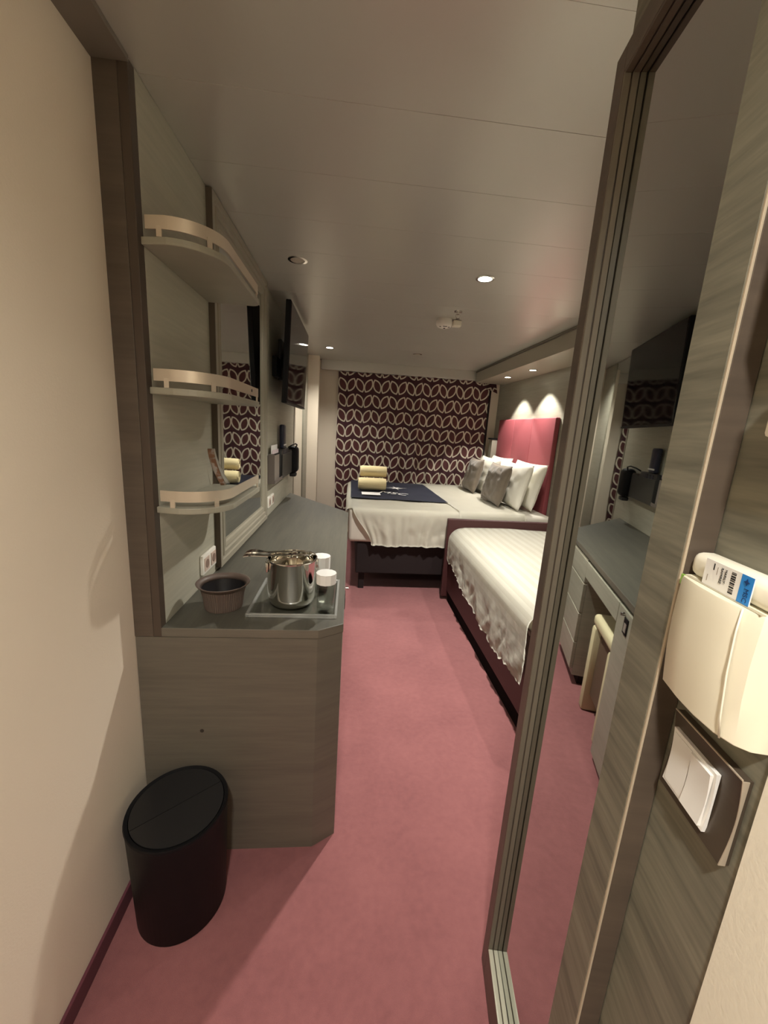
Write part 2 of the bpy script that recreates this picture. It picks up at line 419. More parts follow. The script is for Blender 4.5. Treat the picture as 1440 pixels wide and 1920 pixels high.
# ================================================================== left wall: counter
ct = obj('worktop', bm_prism([(XP, Y0), (-.072, Y0), (0, Y0 + .042), (0, 2.70), (-.03, 2.76), (XP, 3.40)], ZC - .028, ZC, .002), M['wood_top'])
ct.data.materials.append(M['wood_front'])
for p in ct.data.polygons: p.material_index = 0 if p.normal.z > .5 else 1
tag(ct, 'long grey wood-grain worktop with slanted far end along clad wall', 'worktop')
cb = empty('end_cabinet', (-.28, 1.33, 0), 'grey-brown wood cabinet under the near end of worktop with chamfered corner', 'cabinet')
obj('end_panel', bm_prism([(XW + .002, Y0), (-.074, Y0), (-.002, Y0 + .042), (-.002, Y0 + .25), (-.02, Y0 + .25), (-.02, Y0 + .055), (-.08, Y0 + .02), (XP - .003, Y0 + .02), (XP - .003, Y0 + .029), (XW + .002, Y0 + .029)], 0, ZC - .0285), M['wood_front'], cb)
obj('knot_mark', bm_lathe([(.0001, 0), (.006, 0), (.006, .0012), (.0001, .0012)], 0, 0, 10, ax=Matrix.Translation((-.412, Y0 + .0003, .452)) @ Matrix.Rotation(R(90), 4, 'X')), M['knot'], cb)
obj('body', bm_box(-.5, -.02, Y0 + .06, 1.60, .06, ZC - .03), M['wood'], cb)
dr = obj('door', bm_box(-.02, -.002, Y0 + .255, 1.60, .03, .742, .0015), M['wood'], cb)
lk = obj('lock_plate', bm_box(-.0025, .002, 1.475, 1.515, .655, .72, .001), M['black'], dr)
obj('lock_face', bm_box(.0018, .0028, 1.483, 1.507, .664, .700, .0005), M['paper_grey'], dr)
obj('lock_knob', bm_lathe([(.0001, 0), (.007, 0), (.007, .012), (.0001, .012)], 0, 0, 14, ax=Matrix.Translation((.002, 1.52, .728)) @ Matrix.Rotation(R(90), 4, 'Y')), M['chrome'], dr, 30)
kd = empty('desk_drawer_box', (-.25, 1.88, .657), 'shallow grey wood drawer box under worktop above the stool', 'drawer')
obj('body', bm_box(-.48, -.022, 1.603, 2.148, .665, ZC - .03), M['wood'], kd)
obj('drawer_front', bm_box(-.02, -.002, 1.604, 2.147, .657, .742, .0015), M['wood'], kd)
dc = empty('drawer_cabinet', (-.25, 2.36, 0), 'grey wood chest of four drawers under the far end of worktop', 'cabinet')
obj('body', bm_prism([(-.48, 2.15), (-.021, 2.15), (-.021, 2.58), (-.48, 3.05)], .06, ZC - .03), M['wood'], dc)
obj('base_block', bm_box(-.46, -.06, 2.17, 2.56, 0, .06), M['maroon_dark'], dc)
for z0, z1 in ((.622, .742), (.447, .612), (.272, .437), (.10, .262)):
    obj('drawer_front', bm_box(-.02, -.002, 2.151, 2.575, z0, z1, .0015), M['wood'], dc)
    obj('finger_rail', bm_box(-.019, -.006, 2.155, 2.571, z1, z1 + .009), M['frame'], dc)
# stool in the kneehole
sl = empty('stool', (-.2, 1.83, 0), 'cream padded stool pushed under the worktop', 'stool')
obj('seat', bm_box(-.40, -.03, 1.66, 1.98, .47, .53, .02, 3), M['stool'], sl, 40)
for yy in (1.66, 1.925):
    obj('side_frame', bm_box(-.40, -.03, yy, yy + .055, .0, .468, .015, 2), M['stool'], sl, 40)
obj('inner_panel', bm_box(-.38, -.06, 1.7155, 1.9245, .10, .465, .004), M['stool_in'], sl)

# ------------------------------------------------------------------ shelves with metal rails
def arc(cx, cy, r, a0, a1, n):
    return [(cx + r * math.cos(R(a0 + (a1 - a0) * i / n)), cy + r * math.sin(R(a0 + (a1 - a0) * i / n))) for i in range(n + 1)]
def shelf(z0, label):
    e = empty('corner_shelf', (-.42, 1.3, z0), label, 'shelf', 'shelves on the clad wall')
    xo, yn, yf = -.335, 1.062, 1.515
    edge = [(XP + .001, yn + .012), (XP + .04, yn + .004)] + arc(xo - .115, yn + .115, .115, -90, 0, 10) + [(xo, 1.35)] + arc(xo - .03, yf - .03, .03, 0, 90, 4) + [(XP + .001, yf)]
    obj('board', bm_prism(edge, z0, z0 + .017, .002), M['wood'], e)
    rp_ = [(XP + .012, yn + .010), (XP + .05, yn + .004)] + arc(xo - .117, yn + .115, .112, -90, 0, 12) + [(xo - .005, 1.3), (xo - .005, yf - .02)]
    obj('rail', bm_band(rp_, z0 + .033, z0 + .062, .003), M['rail'], e, 40)
    for (px, py, a) in ((XP + .045, yn + .0055, 0), (xo - .030, yn + .042, 45), (xo - .0075, yf - .03, 90)):
        mt = Matrix.Translation((px, py, 0)) @ Matrix.Rotation(R(a), 4, 'Z')
        obj('rail_post', bm_box(-.006, .006, -.0015, .0025, z0 + .017, z0 + .04, 0, mtx=mt), M['rail'], e)
    return e
shelf(1.766, 'topmost curved shelf with metal rail just under the ceiling')
s2 = shelf(1.428, 'middle curved shelf with metal rail on clad wall')
shelf(1.12, 'lowest curved shelf with metal rail and leaflet standing on it')
obj('screw_cap', bm_lathe([(.0001, 0), (.005, 0), (.005, .002), (.0001, .002)], 0, 0, 14, ax=Matrix.Translation((-.3405, 1.40, 1.428 + .048)) @ Matrix.Rotation(R(90), 4, 'Y')), M['ink'], s2)
# leaflet on the lowest shelf
lf = empty('folded_leaflet', (-.455, 1.43, 1.137), 'small folded orange and white leaflet leaning up on lowest shelf', 'leaflet')
t = NT('leaflet_print'); a = t.noise(t.pos(), 45, 2); rp = t.n('ShaderNodeMapRange'); rp.inputs[1].default_value = .45; rp.inputs[2].default_value = .55; t.l(a, rp.inputs[0])
t.set(Base_Color=t.mix(rp.outputs[0], srgb(190, 148, 122), srgb(220, 208, 202)), Roughness=.5)
def leaf(u, v):
    return Vector((-.500 + .018 * u + .026 * (1 - v) ** 1.6, 1.43 + .05 * (1 - v) ** 1.6 * 1.0 - .0 + .012 * u, 1.1375 + .135 * v))
def leaf2(u, v): p = leaf(u, v); return Vector((p.x, p.y + .012 + .03 * (1 - v), p.z))
obj('front_page', bm_grid(leaf, 4, 10, .0006), t.m, lf, True)
obj('back_page', bm_grid(leaf2, 4, 10, .0006), M['paper'], lf, True)

# ------------------------------------------------------------------ framed mirror on the clad wall
def framed_mirror():
    e = empty('framed_wall_mirror', (XP, 1.94, ZC + .012), 'tall wall mirror in ribbed silver frame above worktop', 'mirror')
    ya, yb, za, zb, wd = 1.522, 2.385, ZC + .012, H - .004, .092
    prof = [(0, 0), (0, .020), (.022, .020), (.026, .015), (.034, .015), (.038, .020), (.050, .020), (.054, .013), (.062, .013), (.066, .017), (.080, .014), (.086, .007), (wd, .007), (wd, 0)]
    corners = [(ya, za, 1, 1), (yb, za, -1, 1), (yb, zb, -1, -1), (ya, zb, 1, -1)]
    for i in range(4):
        a, b = corners[i], corners[(i + 1) % 4]
        bm = bmesh.new(); rows = []
        for (yy, zz, sy, sz) in (a, b):
            rows.append([bm.verts.new((XP + .0005 + h, yy + sy * w_, zz + sz * w_)) for w_, h in prof])
        n_ = len(prof)
        for k in range(n_): bm.faces.new((rows[0][k], rows[0][(k + 1) % n_], rows[1][(k + 1) % n_], rows[1][k]))
        bm.faces.new(rows[0]); bm.faces.new(rows[1][::-1]); bmesh.ops.recalc_face_normals(bm, faces=bm.faces)
        obj('frame_rail', bm, M['frame'], e)
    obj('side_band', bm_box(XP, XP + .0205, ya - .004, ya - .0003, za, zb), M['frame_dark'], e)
    obj('glass', bm_box(XP + .001, XP + .006, ya + wd - .004, yb - wd + .004, za + wd - .004, zb - wd + .004), M['mirror'], e)
framed_mirror()

# ------------------------------------------------------------------ sockets
def outlet(y0, z0, label, n=2, wy=.135):
    e = empty('wall_socket', (XP, y0 + wy / 2, z0), label, 'socket')
    obj('plate', bm_box(XP + .0005, XP + .012, y0, y0 + wy, z0, z0 + .072, .004), M['white'], e, 40)
    for k in range(n):
        c = y0 + wy * (k + .5) / n
        obj('socket_face', bm_box(XP + .0122, XP + .0145, c - .024, c + .024, z0 + .012, z0 + .060, .001), plain('socket_pink', srgb(206, 184, 170), .5), e)
        obj('socket_hole', bm_lathe([(.0001, 0), (.016, 0), (.016, .0012), (.0001, .0012)], 0, 0, 18, ax=Matrix.Translation((XP + .0145, c, z0 + .036)) @ Matrix.Rotation(R(90), 4, 'Y')), plain('socket_recess', srgb(140, 116, 104), .5), e)
outlet(1.355, ZC + .04, 'white double power socket between cup and wall mirror frame')
outlet(2.46, ZC + .055, 'white socket plate beside the right edge of wall mirror frame', 1, .075)
outlet(2.56, ZC + .055, 'white socket plate under the grey leaflet holder', 1, .075)

# ------------------------------------------------------------------ holder, phone, papers, handset
hd = empty('leaflet_holder', (-.486, 2.85, 1.0), 'grey wall-mounted leaflet and phone holder under the television', 'holder')
HX0, HX1, HY0, HY1 = XP + .0005, -.462, 2.47, 3.16
obj('back_plate', bm_box(HX0, HX0 + .006, HY0, HY1, 1.0, 1.175, .001), M['holder'], hd)
obj('near_side', bm_box(HX0 + .0065, HX1 - .004, HY0, HY0 + .008, 1.0, 1.185, .001), M['holder'], hd)
obj('far_side', bm_box(HX0 + .0065, HX1 - .004, HY1 - .008, HY1, 1.0, 1.175, .001), M['holder'], hd)
obj('bottom', bm_box(HX0 + .0065, HX1 - .004, HY0 + .0085, HY1 - .0085, 1.0, 1.006), M['holder'], hd)
obj('front_panel', bm_box(HX1 - .0035, HX1, 2.735, HY1, 1.0, 1.165, .001), M['phone_grey'], hd)
obj('front_lip', bm_box(HX1 - .0035, HX1, HY0, 2.7345, 1.0, 1.022, .001), M['holder'], hd)
ph = empty('wall_phone', (-.48, 2.86, 1.0065), 'navy and dark grey phone with white line standing in wall holder', 'phone')
obj('base', bm_box(-.5, -.4665, 2.74, 3.02, 1.0068, 1.20, .006), M['phone_grey'], ph, 40)
obj('handset', bm_box(-.498, -.466, 2.80, 2.90, 1.2005, 1.365, .012, 3), M['navy_plastic'], ph, 40)
obj('white_line', bm_box(-.4658, -.4645, 2.797, 2.903, 1.222, 1.232), M['silver_line'], ph)
for i in range(4):
    for j in range(3):
        obj('key', bm_box(-.4664, -.4645, 2.79 + j * .05, 2.82 + j * .05, 1.135 + i * .015, 1.146 + i * .015), M['navy_plastic'], ph)
pb = empty('brochure', (-.48, 2.6, 1.0065), 'white printed brochures standing in near end of wall holder', 'brochure')
obj('page', bm_box(-.4935, -.4915, 2.50, 2.70, 1.0066, 1.235, 0), M['paper'], pb)
obj('page', bm_box(-.489, -.4875, 2.52, 2.72, 1.0066, 1.205, 0), M['paper_pink'], pb)
obj('printed_band', bm_box(-.4872, -.4868, 2.52, 2.72, 1.165, 1.18, 0), M['ink'], pb)
obj('page', bm_box(-.484, -.4825, 2.56, 2.73, 1.0066, 1.17, 0), M['paper_grey'], pb)
hs = empty('hair_dryer', (-.47, 3.27, .96), 'black hand dryer with cord hanging beside the wall holder', 'hair dryer')
obj('body', bm_box(-.508, -.425, 3.19, 3.33, .985, 1.20, .035, 4), M['black'], hs, 40)
obj('nozzle', bm_box(-.49, -.44, 3.22, 3.30, .955, .9845, .008, 2), M['dark_metal'], hs, 40)
obj('cord', bm_tube([(-.44, 3.2, 1.19), (-.425, 3.17, 1.215), (-.43, 3.12, 1.225), (-.45, 3.06, 1.215), (-.47, 3.03, 1.2)], .005), M['black'], hs, True)

# ------------------------------------------------------------------ television
tv = empty('television', (-.42, 2.95, 1.49), 'flat black television on swing arm mounted high on clad wall', 'television')
TM = Matrix.Translation((-.388, 2.95, 1.785)) @ Matrix.Rotation(R(2.2), 4, 'Y')
obj('housing', bm_box(-.034, -.004, -.45, .45, -.29, .29, .004, mtx=TM), M['black'], tv)
obj('screen', bm_box(-.0035, 0, -.442, .442, -.275, .283, .001, mtx=TM), M['screen'], tv)
obj('lower_bezel', bm_box(-.0035, .001, -.45, .45, -.29, -.277, .001, mtx=TM), M['dark_metal'], tv)
obj('wall_bracket', bm_box(XP + .0005, XP + .02, 2.83, 3.03, 1.66, 1.92, .004), M['dark_metal'], tv)
obj('swing_arm', bm_box(XP + .0205, -.428, 2.89, 2.97, 1.74, 1.84, .004), M['dark_metal'], tv)
obj('cable_box', bm_box(XP + .0005, XP + .03, 2.62, 2.74, 1.66, 1.78, .004), M['black'], tv)

# ------------------------------------------------------------------ objects on the worktop
cp = empty('ribbed_pot', (-.385, 1.205, ZC), 'flared taupe ribbed plastic pot on near end of worktop', 'pot')
obj('shell', bm_lathe([(.0001, ZC + .0005), (.055, ZC + .0005), (.0565, ZC + .004), (.062, ZC + .045), (.068, ZC + .068)], -.385, 1.205, 120, rib=.0007, ribn=1), M['pot'], cp, False)
obj('rim', bm_lathe([(.0685, ZC + .0685), (.074, ZC + .077), (.080, ZC + .0815), (.081, ZC + .084), (.079, ZC + .0845), (.070, ZC + .079), (.064, ZC + .069), (.0685, ZC + .0685)], -.385, 1.205, 60), M['pot'], cp, True)
obj('inside', bm_lathe([(.0655, ZC + .067), (.057, ZC + .03), (.05, ZC + .012), (.0001, ZC + .012)], -.385, 1.205, 48), M['pot_in'], cp, True)
ty = empty('glass_tray', (-.175, 1.28, ZC), 'clear square tray under the steel ice bucket', 'tray')
obj('base', bm_box(-.292, -.030, 1.14, 1.42, ZC + .0005, ZC + .005, .001), M['glass'], ty)
for (x0, x1, y0, y1) in ((-.300, -.292, 1.132, 1.428), (-.030, -.022, 1.132, 1.428), (-.292, -.030, 1.132, 1.14), (-.292, -.030, 1.42, 1.428)):
    obj('tray_edge', bm_box(x0, x1, y0, y1, ZC + .0005, ZC + .012, .0015), M['glass_edge'], ty)
ib = empty('ice_bucket', (-.175, 1.235, ZC + .0055), 'polished steel ice bucket standing on clear tray', 'ice bucket')
zb = ZC + .0056; br = .078
obj('shell', bm_lathe([(.0001, zb), (.052, zb), (.066, zb + .006), (.0745, zb + .018), (br, zb + .035), (br, zb + .15), (br + .0025, zb + .153), (br + .0025, zb + .157), (br - .002, zb + .158), (br - .004, zb + .15), (br - .004, zb + .03), (.06, zb + .012), (.0001, zb + .012)], -.175, 1.235, 64), M['steel'], ib, 50)
obj('strainer', bm_lathe([(.0001, zb + .125), (.06, zb + .126), (.0735, zb + .13)], -.175, 1.235, 48), M['steel'], ib, True)
for a in (200, 20):
    c = Vector((-.175 + .081 * math.cos(R(a)), 1.235 + .081 * math.sin(R(a)), zb + .13))
    obj('side_lug', bm_box(-.004, .004, -.012, .012, -.016, .016, .003, 2, mtx=Matrix.Translation(c) @ Matrix.Rotation(R(a), 4, 'Z')), M['steel'], ib, 40)
tg = empty('ice_tongs', (-.2, 1.22, zb + .1585), 'steel ice tongs lying across rim of ice bucket', 'tongs')
def tong_arm(dy, dz, name='arm'):
    bm = bmesh.new(); rows = []
    P = [(-.325, .000, .011), (-.315, .004, .016), (-.300, .006, .017), (-.285, .004, .013), (-.262, .001, .008), (-.20, .003, .007), (-.15, .004, .007), (-.12, .001, .008)]
    for x, z, hw_ in P:
        yy = 1.215 + dy + (x + .32) * .12
        rows.append([bm.verts.new((x, yy - hw_, zb + .161 + z + dz)), bm.verts.new((x, yy + hw_, zb + .161 + z + dz)), bm.verts.new((x, yy + hw_, zb + .163 + z + dz)), bm.verts.new((x, yy - hw_, zb + .163 + z + dz))])
    for a, b in zip(rows, rows[1:]):
        for k in range(4): bm.faces.new((a[k], a[(k + 1) % 4], b[(k + 1) % 4], b[k]))
    bm.faces.new(rows[0][::-1]); bm.faces.new(rows[-1]); bmesh.ops.recalc_face_normals(bm, faces=bm.faces)
    obj(name, bm, M['chrome'], tg, 40)
tong_arm(0, 0); tong_arm(.03, .002)
obj('hinge', bm_tube([(-.12, 1.232, zb + .164), (-.105, 1.246, zb + .167), (-.12, 1.264, zb + .166)], .003, 8), M['chrome'], tg, True)
def tumbler(x, y, capz, label):
    e = empty('tumbler', (x, y, ZC + .0055), label, 'glass', 'drinking glasses on the clear tray')
    z = ZC + .0056
    obj('glass_body', bm_lathe([(.0001, z), (.024, z), (.027, z + .004), (.030, z + .128), (.0285, z + .129), (.0255, z + .012), (.0001, z + .010)], x, y, 40), M['glass'], e, 40)
    obj('paper_cover', bm_lathe([(.0315, z + capz), (.032, z + .131), (.0001, z + .135)], x, y, 12), M['paper'], e)
tumbler(-.088, 1.335, .085, 'drinking glass under white paper cover standing behind ice bucket')
tumbler(-.0605 + .0, 1.172, .098, 'drinking glass under white paper cover at the tray edge')

# ------------------------------------------------------------------ waste bin
wb = empty('waste_bin', (-.432, .928, 0), 'round black plastic waste bin on carpet against cabinet end', 'waste bin')
obj('body', bm_lathe([(.0001, .001), (.112, .001), (.116, .006), (.127, .322), (.129, .328), (.127, .333), (.118, .330)], -.432, .928, 56), M['black'], wb, 50)
for sgn in (-1, 1):
    bm = bmesh.new(); n = 28; c = Vector((-.432, .928, .3285)); ang = R(38)
    d = Vector((math.cos(ang), math.sin(ang), 0)); e_ = Vector((-d.y, d.x, 0)) * sgn
    pts = [c + d * .116 * math.cos(math.pi * i / n) + e_ * (.0008 + .1155 * math.sin(math.pi * i / n)) for i in range(n + 1)]
    vs = [bm.verts.new(p) for p in pts]; f = bm.faces.new(vs)
    r = bmesh.ops.extrude_face_region(bm, geom=[f]); bmesh.ops.translate(bm, vec=(0, 0, .003), verts=[v for v in r['geom'] if isinstance(v, bmesh.types.BMVert)])
    bmesh.ops.recalc_face_normals(bm, faces=bm.faces)
    obj('lid_flap', bm, M['black_lid'], wb)

# ================================================================== right wall: mirror slab
sb = empty('mirror_panel', RW(.286, .61, 0), 'tall recessed mirror in grey wood panel on entrance wall', 'mirror')
DF = .272; sN, sF = .404, .816; ZT = 1.992
o0, o1, zo0, zo1, md = .445, .780, .098, 1.952, .026
obj('wood_face', bm_box(DF, DF + .027, sN + .003, .467, 0.002, ZT, .0008, 1, mtx=RWM), M['wood_right'], sb)
obj('end_face', bm_box(DF + .0026, DF + .027, sN, sN + .0028, 0.002, ZT, .0004, 1, mtx=RWM), M['wood_dark'], sb)
obj('edge_band', bm_box(DF, DF + .0024, sN, sN + .0028, 0.002, ZT, .0004, 1, mtx=RWM), M['edge'], sb)
obj('frame_stile', bm_box(DF, DF + .027, o1, sF, 0.002, ZT, .0008, 1, mtx=RWM), M['wood_dark'], sb)
obj('frame_head', bm_box(DF, DF + .027, .4672, o1 - .0002, zo1, ZT, .0008, 1, mtx=RWM), M['wood_dark'], sb)
obj('frame_sill', bm_box(DF, DF + .027, .4672, o1 - .0002, 0.002, zo0, .0008, 1, mtx=RWM), M['wood_dark'], sb)
# reveal lining with its groove; one lining, toned lit at the bottom, shaded elsewhere
for D0, D1 in ((DF + .0005, DF + .011), (DF + .0135, DF + .0235)):
    obj('reveal_strip', bm_box(D0, D1, o1 - .004, o1 - .0004, zo0 + .0004, zo1 - .0004, .0008, 1, mtx=RWM), M['reveal'], sb)
    obj('reveal_strip', bm_box(D0, D1, .4675, o1 - .0045, zo0 + .0004, zo0 + .004, .0008, 1, mtx=RWM), M['reveal_lit'], sb)
    obj('reveal_strip', bm_box(D0, D1, .4675, o1 - .0045, zo1 - .004, zo1 - .0004, .0008, 1, mtx=RWM), M['wood_dark'], sb)
gm = RWM @ Matrix.Translation((DF + .0264, .4675, 0)) @ Matrix.Rotation(R(.38), 4, 'Z')
obj('glass', bm_box(-.0006, .0003, 0, o1 - .0045 - .4675, zo0 + .0044, zo1 - .0044, 0, 1, mtx=gm), M['mirror_grey'], sb)

# ------------------------------------------------------------------ switch
sw = empty('light_switch', RW(.299, .348, 1.019), 'white double rocker light switch on brown plate below card holder', 'switch')
def plate_fn(D0, s0, s1, z0, z1, bow, th):
    return bm_grid(lambda u, v: RW(D0 - bow * (math.sin(math.pi * v) * -1 + 1), s0 + (s1 - s0) * u, z0 + (z1 - z0) * v), 4, 12, th)
def bowed(D0, s0, s1, z0, z1, bow, base):
    bm = bmesh.new(); n = 12; F = []; Bk = []
    for j in range(n + 1):
        v = j / n; d = D0 - bow * (1 - math.sin(math.pi * v))
        z = z0 + (z1 - z0) * v
        F.append([bm.verts.new(RW(d, s, z)) for s in (s0, s1)]); Bk.append([bm.verts.new(RW(base, s, z)) for s in (s0, s1)])
    for j in range(n):
        bm.faces.new((F[j][0], F[j][1], F[j + 1][1], F[j + 1][0])); bm.faces.new((Bk[j][1], Bk[j][0], Bk[j + 1][0], Bk[j + 1][1]))
        for k in (0, 1): bm.faces.new((F[j][k], F[j + 1][k], Bk[j + 1][k], Bk[j][k]))
    bm.faces.new((F[0][0], F[0][1], Bk[0][1], Bk[0][0])); bm.faces.new((F[n][0], F[n][1], Bk[n][1], Bk[n][0]))
    bmesh.ops.recalc_face_normals(bm, faces=bm.faces); return bm
obj('plate', bowed(.2945, .304, .392, 1.019, 1.107, .004, .2995), M['switch_plate'], sw)
obj('plate_edge', bowed(.2940, .3030, .3038, 1.019, 1.107, .004, .2958), M['rail'], sw)
obj('plate_top_edge', bm_box(.2898, .2912, .304, .392, 1.1071, 1.1082, 0, 1, mtx=RWM), M['rail'], sw)
obj('switch_frame', bowed(.2905, .3255, .3855, 1.028, 1.091, .002, .2925), M['switch'], sw)
obj('rocker', bowed(.2878, .3285, .3545, 1.031, 1.087, .002, .2890), M['switch'], sw)
obj('rocker', bowed(.2885, .3565, .3825, 1.031, 1.087, .0005, .2890), M['switch'], sw)
# ------------------------------------------------------------------ card holder
ch = empty('card_holder', RW(.28, .35, 1.13), 'ivory plastic key card holder on wall above light switch', 'card holder')
def ch_body():
    # plan outline in (D, s), front bowed, loft over z with slight taper at the bottom
    def outline(z):
        t_ = (z - 1.138) / (1.254 - 1.138)
        fd = .2665 - .003 * math.sin(math.pi * min(max(t_, 0), 1)) + .004 * (1 - t_)
        return [(.2995, .400), (.285, .4015), (fd + .006, .399), (fd, .392), (fd - .0035, .365), (fd - .004, .340), (fd - .001, .318), (fd + .006, .304), (.285, .298), (.2995, .297)]
    bm = bmesh.new(); rows = []
    zs = [1.138, 1.140, 1.15, 1.18, 1.21, 1.235, 1.251, 1.254]
    for k, z in enumerate(zs):
        o = outline(z); cx = sum(p[0] for p in o) / len(o); cy = sum(p[1] for p in o) / len(o)
        sc = .95 if k in (0,) else (.985 if k == len(zs) - 1 else 1.0)
        rows.append([bm.verts.new(RW(.2995 + (p[0] - .2995) * sc, cy + (p[1] - cy) * sc, z)) for p in o])
    n = len(rows[0])
    for a, b in zip(rows, rows[1:]):
        for k in range(n): bm.faces.new((a[k], a[(k + 1) % n], b[(k + 1) % n], b[k]))
    bm.faces.new(rows[0][::-1]); bm.faces.new(rows[-1]); bmesh.ops.recalc_face_normals(bm, faces=bm.faces); return bm
obj('cover', ch_body(), M['ivory'], ch, 35)
obj('back_wall', bm_box(.2765, .2993, .3, .402, 1.2545, 1.279, .008, 3, mtx=RWM), M['ivory2'], ch, 40)
obj('slot', bm_box(.2705, .2745, .306, .394, 1.2541, 1.2547, 0, 1, mtx=RWM), M['ivory_low'], ch)
obj('seam', bm_tube([RW(.2655, .3165, 1.2545), RW(.2635, .3150, 1.235), RW(.2633, .3130, 1.20), RW(.2665, .3120, 1.16), RW(.2700, .3120, 1.1395)], .0008, 6), M['ivory2'], ch, True)
obj('indicator', bm_box(.2690, .2715, .3935, .3985, 1.244, 1.2545, .0005, 1, mtx=RWM), M['green'], ch)
kc = empty('key_card', RW(.2725, .35, 1.2549), 'white and blue printed key card standing in ivory holder', 'card')
KD = .2722
def kbox(name, s0, s1, z0, z1, mat, proud=.0, lab=None):
    return obj(name, bm_box(KD - proud, KD + (.0008 if not proud else -.00002), s0, s1, z0, z1, 0, 1, mtx=RWM), mat, kc)
kbox('card', .3205, .3745, 1.2549, 1.2790, M['paper'])
kbox('blue_header', .3207, .3330, 1.2550, 1.2788, M['blue'], .0002)
def ktext(s, size, s_c, z_c, mat, name='lettering'):
    # reads downwards, letter tops towards the near end (-s)
    X = Vector((0, 0, -1)); Y = -UV_; Z = -NV_
    mt = Matrix((X, Y, Z)).transposed().to_4x4(); mt.translation = RW(KD - .0004, s_c, z_c)
    obj(name, text_bm(s, size, mt, .0001), mat, kc)
ktext('MSC', .0062, .3258, 1.2625, M['ink_blue'])
obj('emblem', bm_prism([(0, .0032), (.001, .001), (.0032, 0), (.001, -.001), (0, -.0032), (-.001, -.001), (-.0032, 0), (-.001, .001)], 0, .0002, mtx=Matrix.Translation(RW(KD - .0006, .3265, 1.2735)) @ Matrix((Vector((0, 0, -1)), -UV_, -NV_)).transposed().to_4x4()), M['ink_blue'], kc)
zc = 1.2765
random.seed(3)
while zc > 1.2575:
    w_ = random.choice((.0005, .0009, .0014)); kbox('bar', .3385, .3435, zc - w_, zc, M['ink'], .0002); zc -= w_ + random.choice((.0006, .001))
ktext('MARILY', .0036, .3495, 1.2700, M['ink']); ktext('RAMIREZ', .0036, .3538, 1.2690, M['ink'])
kbox('text_line', .3588, .3594, 1.268, 1.275, M['paper_grey'], .0002); kbox('text_line', .3630, .3642, 1.271, 1.277, M['ink'], .0002); kbox('text_line', .3690, .3698, 1.259, 1.265, M['paper_grey'], .0002)
# ------------------------------------------------------------------ two controls at the frame edge
tc = empty('thermostat', RW(.29, .34, 1.388), 'cream wall control with dark slot above the card holder', 'control')
obj('case', bm_box(.274, .2995, .25, .352, 1.389, 1.455, .004, 2, mtx=RWM), M['ivory2'], tc, 40)
obj('slot', bm_box(.2735, .2745, .30, .343, 1.398, 1.404, 0, 1, mtx=RWM), M['slot'], tc)
tc2 = empty('call_panel', RW(.29, .33, 1.48), 'cream wall control box above the slotted control', 'control')
obj('case', bm_box(.272, .2995, .25, .376, 1.486, 1.60, .006, 2, mtx=RWM), M['ivory2'], tc2, 40)
obj('button', bm_box(.2705, .2725, .30, .33, 1.53, 1.56, .0008, 1, mtx=RWM), M['paper'], tc2)

# ================================================================== curtain
def curtain():
    x0, x1, zt, zb = -.185, 1.655, 2.012, .012
    nx, nz = 260, 60
    def fold(x, v):
        k = 1 - .35 * v
        y_ = .018 * math.sin(x * 2 * math.pi / .21 + .8 * math.sin(x * 3.1)) + .010 * math.sin(x * 2 * math.pi / .093 + 1.7)
        y_ += -.035 * math.exp(-((x - .78) / .035) ** 2) - .03 * math.exp(-((x - 1.38) / .03) ** 2) + .02 * math.exp(-((x - .12) / .03) ** 2)
        return y_ * (1.15 - .5 * v) * k * 1.0
    bm = bmesh.new(); uvl = bm.loops.layers.uv.new('UVMap'); V = []; U = []
    for j in range(nz + 1):
        v = j / nz; row = []; urow = []; u = 0; last = None
        for i in range(nx + 1):
            x = x0 + (x1 - x0) * i / nx + .012 * (1 - v) * math.sin(v * 9 + i * .05)
            y = 4.885 + fold(x, v)
            z = zb + (zt - zb) * v
            if j == nz: z += .008 * abs(math.sin(i * math.pi / 13)) - .004
            p = Vector((x, y, z)); row.append(bm.verts.new(p))
            if last is not None: u += (Vector((p.x, p.y, 0)) - Vector((last.x, last.y, 0))).length
            last = p; urow.append((u, z))
        V.append(row); U.append(urow)
    for j in range(nz):
        for i in range(nx):
            f = bm.faces.new((V[j][i], V[j][i + 1], V[j + 1][i + 1], V[j + 1][i]))
            for lp, (a, b) in zip(f.loops, ((j, i), (j, i + 1), (j + 1, i + 1), (j + 1, i))): lp[uvl].uv = U[a][b]
    e = empty('curtain', (.73, 4.885, .012), 'full-width maroon curtain printed with rows of pale leaf outlines', 'curtain')
    obj('cloth', bm, M['curtain'], e, True)
    bm = bm_grid(lambda u, v: Vector((1.60 + .13 * u - .03 * v, 4.845 - .03 * u, 1.93 + .07 * v - .07 * u * (1 - v) + .02 * u)), 8, 6, .002)
    uvl = bm.loops.layers.uv.new('UVMap')
    for f in bm.faces:
        for lp in f.loops: lp[uvl].uv = (lp.vert.co.x + .03, lp.vert.co.z)
    obj('loose_corner', bm, M['curtain'], e, True)
    obj('heading_tape', bm_box(x0, x1, 4.9255, 4.928, 1.975, 2.03), M['paper'], e)
    obj('selvedge', bm_box(1.648, 1.672, 4.862, 4.868, .02, 1.93, .001), M['maroon_dark'], e)
curtain()

